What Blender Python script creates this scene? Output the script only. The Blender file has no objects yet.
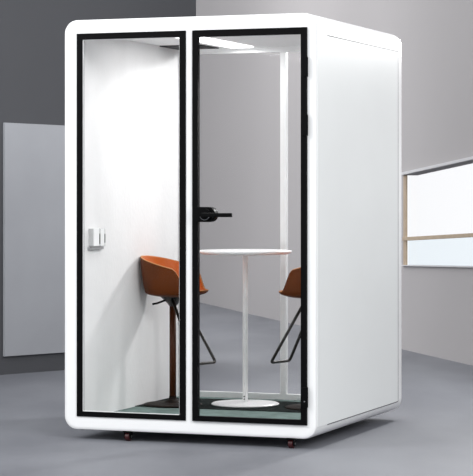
import bpy, bmesh, math
from mathutils import Vector, Matrix

PI = math.pi
scene = bpy.context.scene
C = scene.collection

# ------------------------------------------------------------------ camera
cam_data = bpy.data.cameras.new('camera')
cam = bpy.data.objects.new('camera', cam_data)
C.objects.link(cam)
cam.location = (0, 0, 1.277)
cam.rotation_euler = (PI / 2, 0, 0)
cam_data.sensor_fit = 'HORIZONTAL'
cam_data.sensor_width = 36
cam_data.lens = 36 * 2115 / 473
cam_data.shift_y = -43 / 473
cam_data.clip_end = 200
scene.camera = cam

# ------------------------------------------------------------------ world, light, exposure
w = bpy.data.worlds.new('world')
scene.world = w
w.use_nodes = True
bg = w.node_tree.nodes['Background']
bg.inputs[0].default_value = (0.97, 0.98, 1.0, 1)
bg.inputs[1].default_value = 1.1

def area(name, loc, aim, sx, sy, power, color=(1, 1, 1)):
    l = bpy.data.lights.new(name, 'AREA')
    l.shape = 'RECTANGLE'; l.size = sx; l.size_y = sy; l.energy = power; l.color = color
    o = bpy.data.objects.new(name, l); C.objects.link(o)
    o.location = loc
    o.rotation_euler = (Vector(aim) - Vector(loc)).to_track_quat('-Z', 'Y').to_euler()
    return o
area('fill_light', (4.6, 3.2, 5.0), (0.2, 11.6, 1.2), 4, 3, 470)  # added out of frame to brighten the booth's front and side
area('fill_light', (-5.0, 9.0, 4.6), (.4, 21.0, 1.2), 3, 2, 260)  # added out of frame to lift the right wall
area('rear_fill', (-2.6, 19.5, 4.4), (-1.6, 19.5, 0), 3, 4, 170)  # added overhead fill, brightens floor and wall behind the booth
area('stool_shadow_light', (1.75, 13.7, 2.5), (-0.3, 12.1, 0.9), .3, .3, 62, (1, 1, 1))  # added, no fitting there; throws the stool's shadow onto the booth lining

vs = scene.view_settings
vs.view_transform = 'Standard'; vs.look = 'None'; vs.gamma = 1; vs.use_curve_mapping = False
vs.exposure = 0.0

# ------------------------------------------------------------------ materials
def s2l(c):
    return tuple(((v / 255) / 12.92 if v / 255 <= .04045 else ((v / 255 + .055) / 1.055) ** 2.4) for v in c) + (1,)

def mat(name, rgb, rough=.5, metal=0, spec=.5, var=0.0, scale=4.0, bump=0.0, bscale=80, stretch=(1, 1, 1), rgb2=None):
    m = bpy.data.materials.new(name); m.use_nodes = True
    nt = m.node_tree; b = nt.nodes['Principled BSDF']
    col = s2l(rgb)
    b.inputs['Base Color'].default_value = col
    b.inputs['Roughness'].default_value = rough
    b.inputs['Metallic'].default_value = metal
    b.inputs['Specular IOR Level'].default_value = spec
    tc = nt.nodes.new('ShaderNodeTexCoord')
    mp = nt.nodes.new('ShaderNodeMapping'); mp.inputs['Scale'].default_value = stretch
    nt.links.new(tc.outputs['Object'], mp.inputs[0])
    n = nt.nodes.new('ShaderNodeTexNoise'); n.inputs['Scale'].default_value = scale; n.inputs['Detail'].default_value = 6
    nt.links.new(mp.outputs[0], n.inputs['Vector'])
    r = nt.nodes.new('ShaderNodeValToRGB')
    c2 = s2l(rgb2) if rgb2 else col
    lo = tuple(max(0, v * (1 - var)) for v in c2[:3]) + (1,); hi = tuple(min(1, v * (1 + var)) for v in col[:3]) + (1,)
    r.color_ramp.elements[0].position = .35; r.color_ramp.elements[0].color = lo
    r.color_ramp.elements[1].position = .65; r.color_ramp.elements[1].color = hi
    nt.links.new(n.outputs['Fac'], r.inputs[0]); nt.links.new(r.outputs[0], b.inputs['Base Color'])
    if bump:
        n2 = nt.nodes.new('ShaderNodeTexNoise'); n2.inputs['Scale'].default_value = bscale; n2.inputs['Detail'].default_value = 4
        nt.links.new(mp.outputs[0], n2.inputs['Vector'])
        bp = nt.nodes.new('ShaderNodeBump'); bp.inputs['Strength'].default_value = bump; bp.inputs['Distance'].default_value = .01
        nt.links.new(n2.outputs['Fac'], bp.inputs['Height']); nt.links.new(bp.outputs[0], b.inputs['Normal'])
    return m

def glass(name, tint=(1, 1, 1)):
    m = bpy.data.materials.new(name); m.use_nodes = True
    nt = m.node_tree; nt.nodes.clear()
    o = nt.nodes.new('ShaderNodeOutputMaterial'); mx = nt.nodes.new('ShaderNodeMixShader')
    t = nt.nodes.new('ShaderNodeBsdfTransparent'); t.inputs[0].default_value = (*tint, 1)
    g = nt.nodes.new('ShaderNodeBsdfGlossy'); g.inputs['Roughness'].default_value = .02
    f = nt.nodes.new('ShaderNodeFresnel'); f.inputs[0].default_value = 1.12
    ge = nt.nodes.new('ShaderNodeNewGeometry'); mi = nt.nodes.new('ShaderNodeMix')      # leaving the pane reflects like entering it
    mi.inputs[2].default_value = 1.12; mi.inputs[3].default_value = 1 / 1.12
    nt.links.new(ge.outputs['Backfacing'], mi.inputs[0]); nt.links.new(mi.outputs[0], f.inputs[0])
    nt.links.new(f.outputs[0], mx.inputs[0]); nt.links.new(t.outputs[0], mx.inputs[1]); nt.links.new(g.outputs[0], mx.inputs[2])
    nt.links.new(mx.outputs[0], o.inputs[0])
    return m

def emit(name, rgb, s):
    m = bpy.data.materials.new(name); m.use_nodes = True
    b = m.node_tree.nodes['Principled BSDF']
    b.inputs['Base Color'].default_value = s2l(rgb)
    b.inputs['Emission Color'].default_value = s2l(rgb); b.inputs['Emission Strength'].default_value = s
    return m

M = dict(
    white=mat('white_painted_metal', (241, 242, 242), .35, var=.01),
    side=mat('white_side_panel', (236, 239, 238), .45, var=.012, scale=2),
    outlet=mat('outlet_grey', (190, 191, 191), .5),
    seam=mat('dark_seam', (70, 72, 74), .7),
    felt=mat('pale_wall_felt', (232, 232, 232), .9, spec=.1, var=.025, scale=5, bump=.15, bscale=60, stretch=(1, 1, .5)),
    ceil=mat('white_ceiling', (235, 236, 236), .7),
    black=mat('black_metal', (5, 5, 6), .45, spec=.08, var=.1),
    rubber=mat('black_rubber', (20, 20, 21), .6),
    red=mat('dark_red_plastic', (52, 4, 10), .4),
    steel=mat('steel', (170, 172, 174), .3, metal=1),
    carpet=mat('teal_grey_carpet', (112, 130, 126), .9, spec=.1, var=.12, scale=25, bump=.2, bscale=250),
    strip=mat('dark_strip', (30, 36, 35), .95, spec=.05, var=.15, scale=30, bump=.2, bscale=250),
    table=mat('white_table', (248, 248, 248), .3),
    orange=mat('tan_orange_leather_lit', (200, 98, 10), .5, var=.06, scale=9, bump=.08, bscale=120),  # inside of the seat, leather in its lit tone
    brown=mat('brown_leather_shaded', (92, 42, 3), .6, spec=.15, var=.12, scale=9, bump=.08, bscale=120),  # same leather, shade of the outer side put into the colour
    edge=mat('pale_leather_edge', (190, 128, 70), .5),
    stem=mat('brown_painted_metal', (66, 30, 6), .5, spec=.2),
    darkb=mat('bronze_black_metal', (20, 14, 7), .35),
    base=mat('dark_brown_metal', (26, 17, 11), .6, spec=.1),
    floor=mat('grey_concrete_floor', (117, 119, 125), .6, var=.06, scale=1.6, stretch=(1, .35, 1), rgb2=(109, 111, 118), bump=.05, bscale=30),
    dark=mat('charcoal_wall_paint', (73, 74, 78), .8, var=.03, scale=1.0),
    panel=mat('light_grey_panel', (160, 162, 167), .6, var=.02, scale=1.2, rgb2=(154, 156, 161)),
    grey=mat('warm_grey_wall_paint', (170, 167, 168), .8, var=.02, scale=.6),
    wood=mat('tan_window_wood', (176, 158, 136), .6, var=.06, scale=12),
    winwhite=mat('window_trim', (205, 205, 207), .5),
    glass=glass('clear_glass'),
    glassb=glass('window_glass', (.94, .97, .985)),
    led=emit('led_diffuser', (255, 255, 255), 3.0),
    vent=mat('vent_black', (22, 22, 23), .7),
)

# ------------------------------------------------------------------ mesh helpers
def link(name, bm, m, parent=None, smooth=False):
    me = bpy.data.meshes.new(name)
    bmesh.ops.recalc_face_normals(bm, faces=bm.faces[:])
    bm.to_mesh(me); bm.free()
    o = bpy.data.objects.new(name, me); C.objects.link(o)
    me.materials.append(M[m])
    if smooth:
        for p in me.polygons: p.use_smooth = True
    if parent: o.parent = parent
    return o

def box(bm, x0, y0, z0, x1, y1, z1, bev=0.0, seg=2):
    t = bmesh.new()
    vs_ = [t.verts.new(p) for p in ((x0, y0, z0), (x1, y0, z0), (x1, y1, z0), (x0, y1, z0), (x0, y0, z1), (x1, y0, z1), (x1, y1, z1), (x0, y1, z1))]
    for f in ((0, 3, 2, 1), (4, 5, 6, 7), (0, 1, 5, 4), (1, 2, 6, 5), (2, 3, 7, 6), (3, 0, 4, 7)):
        t.faces.new([vs_[i] for i in f])
    if bev: bmesh.ops.bevel(t, geom=t.edges[:], offset=bev, segments=seg, affect='EDGES', profile=.5)
    me = bpy.data.meshes.new('t'); t.to_mesh(me); t.free(); bm.from_mesh(me); bpy.data.meshes.remove(me)
    return bm

def rr(x0, z0, x1, z1, r, n=8):
    """rounded rectangle outline (x, z), counter-clockwise"""
    pts = []
    for cx, cz, a0 in ((x1 - r, z0 + r, -90), (x1 - r, z1 - r, 0), (x0 + r, z1 - r, 90), (x0 + r, z0 + r, 180)):
        for i in range(n + 1):
            a = math.radians(a0 + 90 * i / n)
            pts.append((cx + r * math.cos(a), cz + r * math.sin(a)))
    return pts

def ring_loft(bm, loops, closed_path=False):
    """join point loops of equal length by quads"""
    vl = [[bm.verts.new(p) for p in lp] for lp in loops]
    n = len(loops[0])
    m = len(vl) if closed_path else len(vl) - 1
    for k in range(m):
        a, b = vl[k], vl[(k + 1) % len(vl)]
        for i in range(n):
            j = (i + 1) % n
            bm.faces.new((a[i], a[j], b[j], b[i]))
    return vl

def rect_ring(bm, x0, z0, x1, z1, t, y0, y1, tz=None, tb=None):
    """square window frame: outer rect, inner rect inset by t, from y0 to y1"""
    tz = t if tz is None else tz; tb = tz if tb is None else tb
    O = [(x0, z0), (x1, z0), (x1, z1), (x0, z1)]
    I = [(x0 + t, z0 + tb), (x1 - t, z0 + tb), (x1 - t, z1 - tz), (x0 + t, z1 - tz)]
    ring_loft(bm, [[(x, y0, z) for x, z in O], [(x, y0, z) for x, z in I], [(x, y1, z) for x, z in I], [(x, y1, z) for x, z in O]], True)

def lathe(bm, prof, n=40, cx=0, cy=0, arc=None):
    loops = []
    for r, z in prof:
        loops.append([(cx + r * math.cos(2 * PI * i / n), cy + r * math.sin(2 * PI * i / n), z) for i in range(n)])
    vl = ring_loft(bm, loops)
    bm.faces.new(vl[0]); bm.faces.new(vl[-1])

def tube(bm, pts, r, n=10, fillet=0.0):
    P = [Vector(p) for p in pts]
    if fillet:
        Q = [P[0]]
        for i in range(1, len(P) - 1):
            a = P[i] + (P[i - 1] - P[i]).normalized() * fillet; b = P[i] + (P[i + 1] - P[i]).normalized() * fillet
            for k in range(6):
                t = k / 5; Q.append(a * (1 - t) ** 2 + P[i] * 2 * t * (1 - t) + b * t * t)
        Q.append(P[-1]); P = Q
    loops = []
    up = None
    for i, p in enumerate(P):
        d = ((P[min(i + 1, len(P) - 1)] - P[max(i - 1, 0)])).normalized()
        if up is None:
            up = d.orthogonal().normalized()
        up = (up - d * up.dot(d)).normalized()
        s = d.cross(up)
        loops.append([p + (up * math.cos(2 * PI * k / n) + s * math.sin(2 * PI * k / n)) * r for k in range(n)])
    vl = ring_loft(bm, loops)
    bm.faces.new(vl[0]); bm.faces.new(vl[-1])

def B(name, m, parent, *a, bev=0.0):
    bm = bmesh.new(); box(bm, *a, bev=bev); return link(name, bm, m, parent)

def empty(name, loc, rz, label, cat, group=None):
    o = bpy.data.objects.new(name, None); C.objects.link(o)
    o.location = loc; o.rotation_euler = (0, 0, rz)
    o['label'] = label; o['category'] = cat
    if group: o['group'] = group
    return o

def struct(o):
    o['kind'] = 'structure'; return o

# ------------------------------------------------------------------ the room
struct(B('floor', 'floor', None, -14, -3, -.1, 14, 34, 0))

def wall_frame(p0, p1):
    d = Vector((p1[0] - p0[0], p1[1] - p0[1], 0)); L = d.length
    return Matrix.Translation((p0[0], p0[1], 0)) @ Matrix.Rotation(math.atan2(d.y, d.x), 4, 'Z'), L

# left charcoal partition wall: local x along the wall, local +y behind it
LW, LL = wall_frame((-1.678, 15.005), (-.313, 16.369))
wl = struct(B('wall_left', 'dark', None, -9, 0, 0, LL, .25, 4)); wl.matrix_world = LW

# right grey wall, with a window opening; local x runs towards the camera, local -y faces behind
RW, RL = wall_frame((-.409, 25.054), (1.769, 15.822))
WX0, WX1 = 7.79, 12.2
def ztop(x): return 1.439 + (x - 7.79) * .0590
def zbot(x): return .699 + (x - 7.79) * .0259
def zmid(x): return .914 + (x - 7.79) * .0377
bm = bmesh.new()
T0, T1 = -.0, .12
def prism(bm, q, y0, y1):
    a = [bm.verts.new((x, y0, z)) for x, z in q]; b = [bm.verts.new((x, y1, z)) for x, z in q]
    n = len(q)
    bm.faces.new(a[::-1]); bm.faces.new(b)
    for i in range(n):
        j = (i + 1) % n; bm.faces.new((a[i], a[j], b[j], b[i]))
SP = 1.3                                      # the far jamb is splayed outwards
ja = [bm.verts.new(p) for p in ((-5.5, T0, 0), (WX0, T0, 0), (WX0 - SP, T1, 0), (-5.5, T1, 0))]
jb = [bm.verts.new(p) for p in ((-5.5, T0, 4), (WX0, T0, 4), (WX0 - SP, T1, 4), (-5.5, T1, 4))]
bm.faces.new(ja); bm.faces.new(jb)
for i in range(4):
    bm.faces.new((ja[i], ja[(i + 1) % 4], jb[(i + 1) % 4], jb[i]))
prism(bm, [(WX1, 0), (17, 0), (17, 4), (WX1, 4)], T0, T1)
prism(bm, [(WX0, ztop(WX0)), (WX1, ztop(WX1)), (WX1, 4), (WX0, 4)], T0, T1)
prism(bm, [(WX0, 0), (WX1, 0), (WX1, zbot(WX1)), (WX0, zbot(WX0))], T0, T1)
wr = struct(link('wall_right', bm, 'grey')); wr.matrix_world = RW

win = bpy.data.objects.new('window_1', None); C.objects.link(win); win.matrix_world = RW; struct(win)
bm = bmesh.new()
prism(bm, [(WX0 - .0, zbot(WX0)), (WX0 + .07, zbot(WX0)), (WX0 + .07, ztop(WX0)), (WX0, ztop(WX0))], -.002, .012)
link('window_post', bm, 'wood', win)
bm = bmesh.new()
prism(bm, [(WX0, zmid(WX0) - .014), (WX1, zmid(WX1) - .014), (WX1, zmid(WX1) + .014), (WX0, zmid(WX0) + .014)], -.01, .05)
link('transom_rail', bm, 'wood', win)
bm = bmesh.new()
prism(bm, [(WX0, ztop(WX0)), (WX1, ztop(WX1)), (WX1, ztop(WX1) + .022), (WX0, ztop(WX0) + .022)], -.03, .02)
prism(bm, [(WX0, zbot(WX0) - .008), (WX1, zbot(WX1) - .008), (WX1, zbot(WX1)), (WX0, zbot(WX0))], -.02, .02)
link('window_frame', bm, 'winwhite', win)
bm = bmesh.new()
prism(bm, [(WX0, zmid(WX0)), (WX1, zmid(WX1)), (WX1, ztop(WX1)), (WX0, ztop(WX0))], .04, .046)
link('upper_pane', bm, 'glass', win)
bm = bmesh.new()
prism(bm, [(WX0, zbot(WX0)), (WX1, zbot(WX1)), (WX1, zmid(WX1)), (WX0, zmid(WX0))], .04, .046)
link('lower_pane', bm, 'glassb', win)

struct(B('wall_back', 'grey', None, -14, 31, 0, -1.6, 31.3, 4))

# grey board on the charcoal wall
bm = bmesh.new()
a = [(.027, .131), (1.15, .131), (1.15, 1.775), (.027, 1.791)]
prism(bm, a, -.02, -.001)
pb = link('wall_board', bm, 'panel'); pb.matrix_world = LW
pb['label'] = 'large light grey board on the charcoal wall left of the white booth'; pb['category'] = 'board'

# ------------------------------------------------------------------ the booth
U = Vector((.936, -.352, 0)); V = Vector((.352, .936, 0)); A = Vector((-.904, 11.08, 0))
W, D, H = 1.392, 1.545, 2.192
Z0 = .051
RZ = math.atan2(-.352, .936)
def PW(a, b, z=0):
    return A + U * a + V * b + Vector((0, 0, z))
booth = empty('office_booth', PW(W / 2, D / 2), RZ, 'large white rounded office booth with black-framed glass door, standing on small casters', 'booth')
ox, oy = -W / 2, -D / 2                      # local offset: a -> x, b -> y
def X(a): return a + ox
def Y(b): return b + oy

# shell: rounded tube running front to back, lipped at the front around the openings
bm = bmesh.new()
R = .07
T = .035
FL, CE = .092, 2.140                          # interior floor and ceiling heights
def loop(x0, z0, x1, z1, r, y): return [(X(x), Y(y), z) for x, z in rr(x0, z0, x1, z1, r)]
OI = .045                                     # width of the front lip
ring_loft(bm, [
    loop(OI, Z0 + OI, W - OI, H - OI, .002, .04),
    loop(OI, Z0 + OI, W - OI, H - OI, .002, 0),
    loop(.018, Z0 + .018, W - .018, H - .018, R - .015, 0),
    loop(.012, Z0 + .012, W - .012, H - .012, R - .01, .0005),
    loop(.004, Z0 + .004, W - .004, H - .004, R - .003, .004),
    loop(.0005, Z0 + .0005, W - .0005, H - .0005, R, .012),
    loop(0, Z0, W, H, R, .02),
    loop(0, Z0, W, H, R, D - .02),
    loop(.0005, Z0 + .0005, W - .0005, H - .0005, R, D - .012),
    loop(.004, Z0 + .004, W - .004, H - .004, R - .003, D - .004),
    loop(.014, Z0 + .014, W - .014, H - .014, R - .012, D),
    loop(T, FL - .01, W - T, CE + .01, .03, D),
    loop(T, FL - .01, W - T, CE + .01, .03, .04)], True)
sh = link('shell', bm, 'white', booth, smooth=True)
md = sh.modifiers.new('es', 'EDGE_SPLIT'); md.split_angle = math.radians(40)

# front face: rails and mullion around the two openings
PX0, PX1, DX0, DX1 = .0752, .6894, .7269, 1.3462      # outer edges of the two black frames
PB, PT, DB, DT = .1205, 2.120, .1215, 2.1185
bm = bmesh.new()
zb, zt = Z0 + OI, H - OI
box(bm, X(OI), Y(0), zb, X(PX0), Y(.03), zt)
box(bm, X(DX1), Y(0), zb, X(W - OI), Y(.03), zt)
box(bm, X(PX0), Y(0), zb, X(DX1), Y(.03), PB)
box(bm, X(PX0), Y(0), PT, X(DX1), Y(.03), zt)
box(bm, X(PX1), Y(0), PB, X(DX0), Y(.03), PT)
link('front_frame', bm, 'white', booth)

bm = bmesh.new(); rect_ring(bm, X(PX0 + .001), PB + .001, X(PX1 - .001), PT - .001, .033, Y(-.006), Y(.016), .032, .027)
fw = link('window_frame', bm, 'black', booth)
B('window_glass', 'glass', fw, X(PX0 + .032), Y(.004), PB + .026, X(PX1 - .032), Y(.010), PT - .031)
bm = bmesh.new(); rect_ring(bm, X(PX0 + .034), PB + .028, X(PX1 - .034), PT - .033, .003, Y(-.002), Y(.0035))
link('glazing_bead', bm, 'white', fw)

bm = bmesh.new(); rect_ring(bm, X(DX0 + .001), DB + .001, X(DX1 - .001), DT - .001, .031, Y(-.012), Y(.016), .033, .026)
# hinge side is slimmer
door = link('glass_door', bm, 'black', booth)
B('door_glass', 'glass', door, X(DX0 + .030), Y(.002), DB + .025, X(DX1 - .030), Y(.008), DT - .032)
# lock case (rounded plate) + lever
bm = bmesh.new()
q = [(X(DX0 + .012), 1.139), (X(.823), 1.139)]
n = 10
cx, cz, rad = X(.823) , 1.1775, .0385
pts = [(X(DX0 + .012), cz - rad)] + [(cx + rad * math.cos(math.radians(-90 + 180 * i / 14)), cz + rad * math.sin(math.radians(-90 + 180 * i / 14))) for i in range(15)] + [(X(DX0 + .012), cz + rad)]
prism(bm, pts, Y(-.03), Y(.017))
hd = link('door_handle', bm, 'black', door)
bm = bmesh.new()
prism(bm, [(cx + .03 * math.cos(2 * PI * i / 24) - .012, cz + .03 * math.sin(2 * PI * i / 24)) for i in range(24)], Y(-.05), Y(-.029))
box(bm, X(.80), Y(-.075), 1.165, X(.965), Y(-.055), 1.186, bev=.003)
box(bm, X(.80), Y(-.07), 1.167, X(.815), Y(-.045), 1.186)
link('lever', bm, 'black', door)
bm = bmesh.new()
loops = []
tube(bm, [(cx - .012 + .027 * math.cos(math.radians(a_)), Y(-.051), cz + .027 * math.sin(math.radians(a_))) for a_ in range(205, 345, 12)], .0016, 6)
link('lock_ring', bm, 'steel', door)
for z0, z1 in ((1.870, 1.969), (1.574, 1.679), (.213, .314)):
    bm = bmesh.new()
    box(bm, X(1.325), Y(-.022), z0, X(1.3475), Y(.0), z1, bev=.002)
    tube(bm, [(X(1.349), Y(-.016), z0), (X(1.349), Y(-.016), z1)], .0055, 10)
    h = link('hinge', bm, 'black', door)
    if z0 < 1:
        bm = bmesh.new(); 
        for zz in (z0 + .03,): tube(bm, [(X(1.338), Y(-.026), zz), (X(1.338), Y(-.0215), zz)], .0035, 8)
        link('screw', bm, 'steel', h)

# side panel with fine seams
bm = bmesh.new()
box(bm, X(W - .01), Y(.02), .112, X(W + .0015), Y(1.455), 2.086)
sp = link('side_panel', bm, 'side', booth)
bm = bmesh.new()
s = .0035
box(bm, X(W), Y(.18), 2.086, X(W + .0016), Y(1.458), 2.086 + s * 1.2)
box(bm, X(W), Y(.18), .112 - s * 1.2, X(W + .0016), Y(1.458), .112)
box(bm, X(W), Y(1.455), .112, X(W + .0016), Y(1.462), 2.086)
link('panel_seam', bm, 'seam', sp)

# interior lining
B('left_lining', 'felt', booth, X(T), Y(.030), FL, X(T + .008), Y(D - .045), CE)
B('right_lining', 'felt', booth, X(W - T - .008), Y(.046), FL, X(W - T), Y(D - .045), CE)
ce = B('ceiling_panel', 'ceil', booth, X(T), Y(.046), CE - .004, X(W - T), Y(D - .045), CE + .012)
B('ceiling_light', 'led', ce, X(.40), Y(.35), CE - .012, X(.535), Y(1.42), CE - .003)
vn = B('vent', 'vent', ce, X(.05), Y(1.18), CE - .010, X(.31), Y(1.45), CE - .003)
B('carpet', 'carpet', booth, X(T), Y(.046), FL - .012, X(W - T), Y(D - .045), FL)
B('dark_floor_strip', 'strip', booth, X(T + .008), Y(.84), FL - .002, X(W - T - .008), Y(1.38), FL + .004)  # thin dark strip across the middle of the booth floor

# rear glazed wall
bm = bmesh.new()
ry0, ry1 = D - .045, D - .005
rect_ring(bm, X(T - .002), FL - .01, X(W - T + .002), CE + .01, .03, Y(ry0), Y(ry1), .045, .042)
box(bm, X(.672), Y(ry0 + .001), FL, X(.706), Y(ry1 - .001), CE)
rf = link('rear_frame', bm, 'white', booth)
B('rear_glass', 'glass', rf, X(T + .028), Y(D - .028), FL + .03, X(.672), Y(D - .022), CE - .033)
B('rear_glass', 'glass', rf, X(.706), Y(D - .028), FL + .03, X(W - T - .028), Y(D - .022), CE - .033)

# power outlet panel on the left lining
q0 = T + .008
ot = B('power_outlet', 'outlet', booth, X(q0), Y(.215), 1.002, X(q0 + .026), Y(.375), 1.098, bev=.002)
B('socket_slot', 'rubber', ot, X(q0 + .026), Y(.296), 1.015, X(q0 + .0278), Y(.306), 1.070)
B('socket_slot', 'rubber', ot, X(q0 + .026), Y(.362), 1.020, X(q0 + .0278), Y(.372), 1.068)
B('outlet_cover', 'white', ot, X(q0 + .025), Y(.222), 1.004, X(q0 + .028), Y(.292), 1.096, bev=.001)
B('outlet_cover', 'white', ot, X(q0 + .025), Y(.310), 1.004, X(q0 + .028), Y(.360), 1.096, bev=.001)
B('cable_ledge', 'steel', ot, X(q0), Y(.200), .985, X(q0 + .018), Y(.372), .999)

# casters
def caster(a, b):
    bm = bmesh.new()
    box(bm, X(a) - .022, Y(b) - .03, .047, X(a) + .022, Y(b) + .03, Z0 + .002)
    box(bm, X(a) + .010, Y(b) - .018, .014, X(a) + .015, Y(b) + .018, .048)
    box(bm, X(a) - .020, Y(b) - .018, .014, X(a) - .017, Y(b) + .018, .048)
    c = link('caster', bm, 'black', booth)
    bm = bmesh.new()
    rings = [[(X(a) + x, Y(b) + r * math.cos(2 * PI * k / 24), .0235 + r * math.sin(2 * PI * k / 24)) for k in range(24)] for x, r in ((-.016, .018), (-.014, .0235), (.007, .0235), (.009, .018))]
    vl = ring_loft(bm, rings); bm.faces.new(vl[0]); bm.faces.new(vl[-1])
    wh = link('wheel', bm, 'red', c)
    bm = bmesh.new()
    tube(bm, [(X(a) - .022, Y(b), .0235), (X(a) + .018, Y(b), .0235)], .006, 10)
    link('axle', bm, 'steel', wh)
for a_, b_ in ((.358, .030), (1.256, .026), (.345, D - .12), (1.10, D - .12)):
    caster(a_, b_)

# lamp light inside the booth
l = bpy.data.lights.new('booth_lamp', 'AREA'); l.shape = 'RECTANGLE'; l.size = .13; l.size_y = 1.1; l.energy = 5.0
lo = bpy.data.objects.new('booth_lamp', l); C.objects.link(lo); lo.location = PW(.4675, .915, CE - .02); lo.rotation_euler = (0, 0, RZ)

# ------------------------------------------------------------------ table
tp = PW(.59, 1.14, FL + .004)
tb = empty('bar_table', tp, RZ, 'round white pedestal bar table standing between the two brown stools', 'table')
bm = bmesh.new(); lathe(bm, [(.235, .846), (.262, .856), (.264, .862), (.262, .868), (.255, .87)], 64)
link('tabletop', bm, 'table', tb, True)
bm = bmesh.new(); lathe(bm, [(.015, .010), (.015, .846)], 24)
lathe(bm, [(.05, .838), (.05, .848)], 24)
cl = link('column', bm, 'table', tb)
bm = bmesh.new(); lathe(bm, [(.19, 0), (.192, .004), (.185, .009), (.02, .014)], 64)
bs = link('base', bm, 'table', tb)
bm = bmesh.new(); tube(bm, [(.0, -.015, .045), (0, -.019, .045)], .004, 8)
tube(bm, [(.0, -.015, .03), (0, -.019, .03)], .004, 8)
scr = link('screw', bm, 'rubber', cl)

# ------------------------------------------------------------------ stools (local +x is the way the sitter faces)
SH = .617
def shell_pt(th, t, off=0.0):
    """th: angle round the seat (pi = back), t: 0 centre .. 1 rim"""
    c = math.cos(th)
    k = (1 - c) / 2                               # 0 front .. 1 back
    f = min(1, max(0, (k - .13) / .22)); f = f * f * (3 - 2 * f)
    rimh = .028 + (.118 + .072 * max(0, (k - .3) / .7)) * f
    R0 = .158 + off
    flare = .004 + .016 * k + .004 * max(0, 1 - k / .2)
    if t < .72:
        r = R0 * t / .72
        z = .02 * (t / .72) ** 3
    else:
        u = (t - .72) / .28
        r = R0 + flare * u + .010 * math.sin(PI * min(1, u * 1.3) / 2)
        z = .02 + (rimh - .02) * u ** 1.15
    z -= off * (1.0 if t < .72 else 1 - (t - .72) / .28)
    return Vector((r * math.cos(th), r * math.sin(th) * 1.04, SH + z))
def grid(off, t0=0.0):
    bm = bmesh.new()
    N, K = 64, 18
    loops = [[shell_pt(2 * PI * i / N, .04 + .96 * k / K, off) for i in range(N)] for k in range(K + 1)]
    return bm, loops
def make_stool(loc, rz, label):
    st = empty('bar_stool', loc, rz, label, 'stool', None)
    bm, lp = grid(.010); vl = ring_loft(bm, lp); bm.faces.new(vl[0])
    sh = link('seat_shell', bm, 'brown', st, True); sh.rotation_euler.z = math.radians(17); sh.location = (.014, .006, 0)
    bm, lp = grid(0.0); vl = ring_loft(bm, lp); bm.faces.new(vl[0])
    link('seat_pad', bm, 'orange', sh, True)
    bm = bmesh.new()
    N = 64; loops = []
    for i in range(N):
        th = 2 * PI * i / N
        p = shell_pt(th, 1, .005); d = Vector((math.cos(th), math.sin(th), 0)); q = []
        for k in range(8):
            a = 2 * PI * k / 8; q.append(p + (d * math.cos(a) + Vector((0, 0, 1)) * math.sin(a)) * .0045)
        loops.append(q)
    ring_loft(bm, loops, True)
    link('seat_piping', bm, 'edge', sh, True)
    bm = bmesh.new(); lathe(bm, [(.02, .555), (.035, .575), (.075, .612), (.08, .620)], 24)
    br = link('swivel_bracket', bm, 'darkb', st, True)
    bm = bmesh.new(); tube(bm, [(-.0, -.02, .60), (-.03, -.10, .575), (-.045, -.125, .57)], .006, 8)
    link('height_lever', bm, 'black', br)
    bm = bmesh.new(); lathe(bm, [(.019, .012), (.019, .56)], 24)
    link('column', bm, 'stem', st, True)
    bm = bmesh.new()
    lathe(bm, [(.165, 0), (.166, .005), (.155, .009), (.05, .016), (.022, .035), (.020, .05)], 48)
    link('base', bm, 'base', st)
    bm = bmesh.new()
    hw = .09
    tube(bm, [(.03, -hw * .5, .60), (.235, -hw, .245), (.235, hw, .245), (.03, hw * .5, .60)], .0085, 10, fillet=.02)
    link('footrest', bm, 'darkb', st, True)
    return st
make_stool(PW(.218, .97, FL + .004), math.radians(-37), 'brown bar stool with orange inner seat, behind the left pane beside the pale wall')
make_stool(PW(1.02, 1.09, FL + .004), math.radians(180 - 37), 'dark brown bar stool partly hidden behind the hinge side of the glass door')
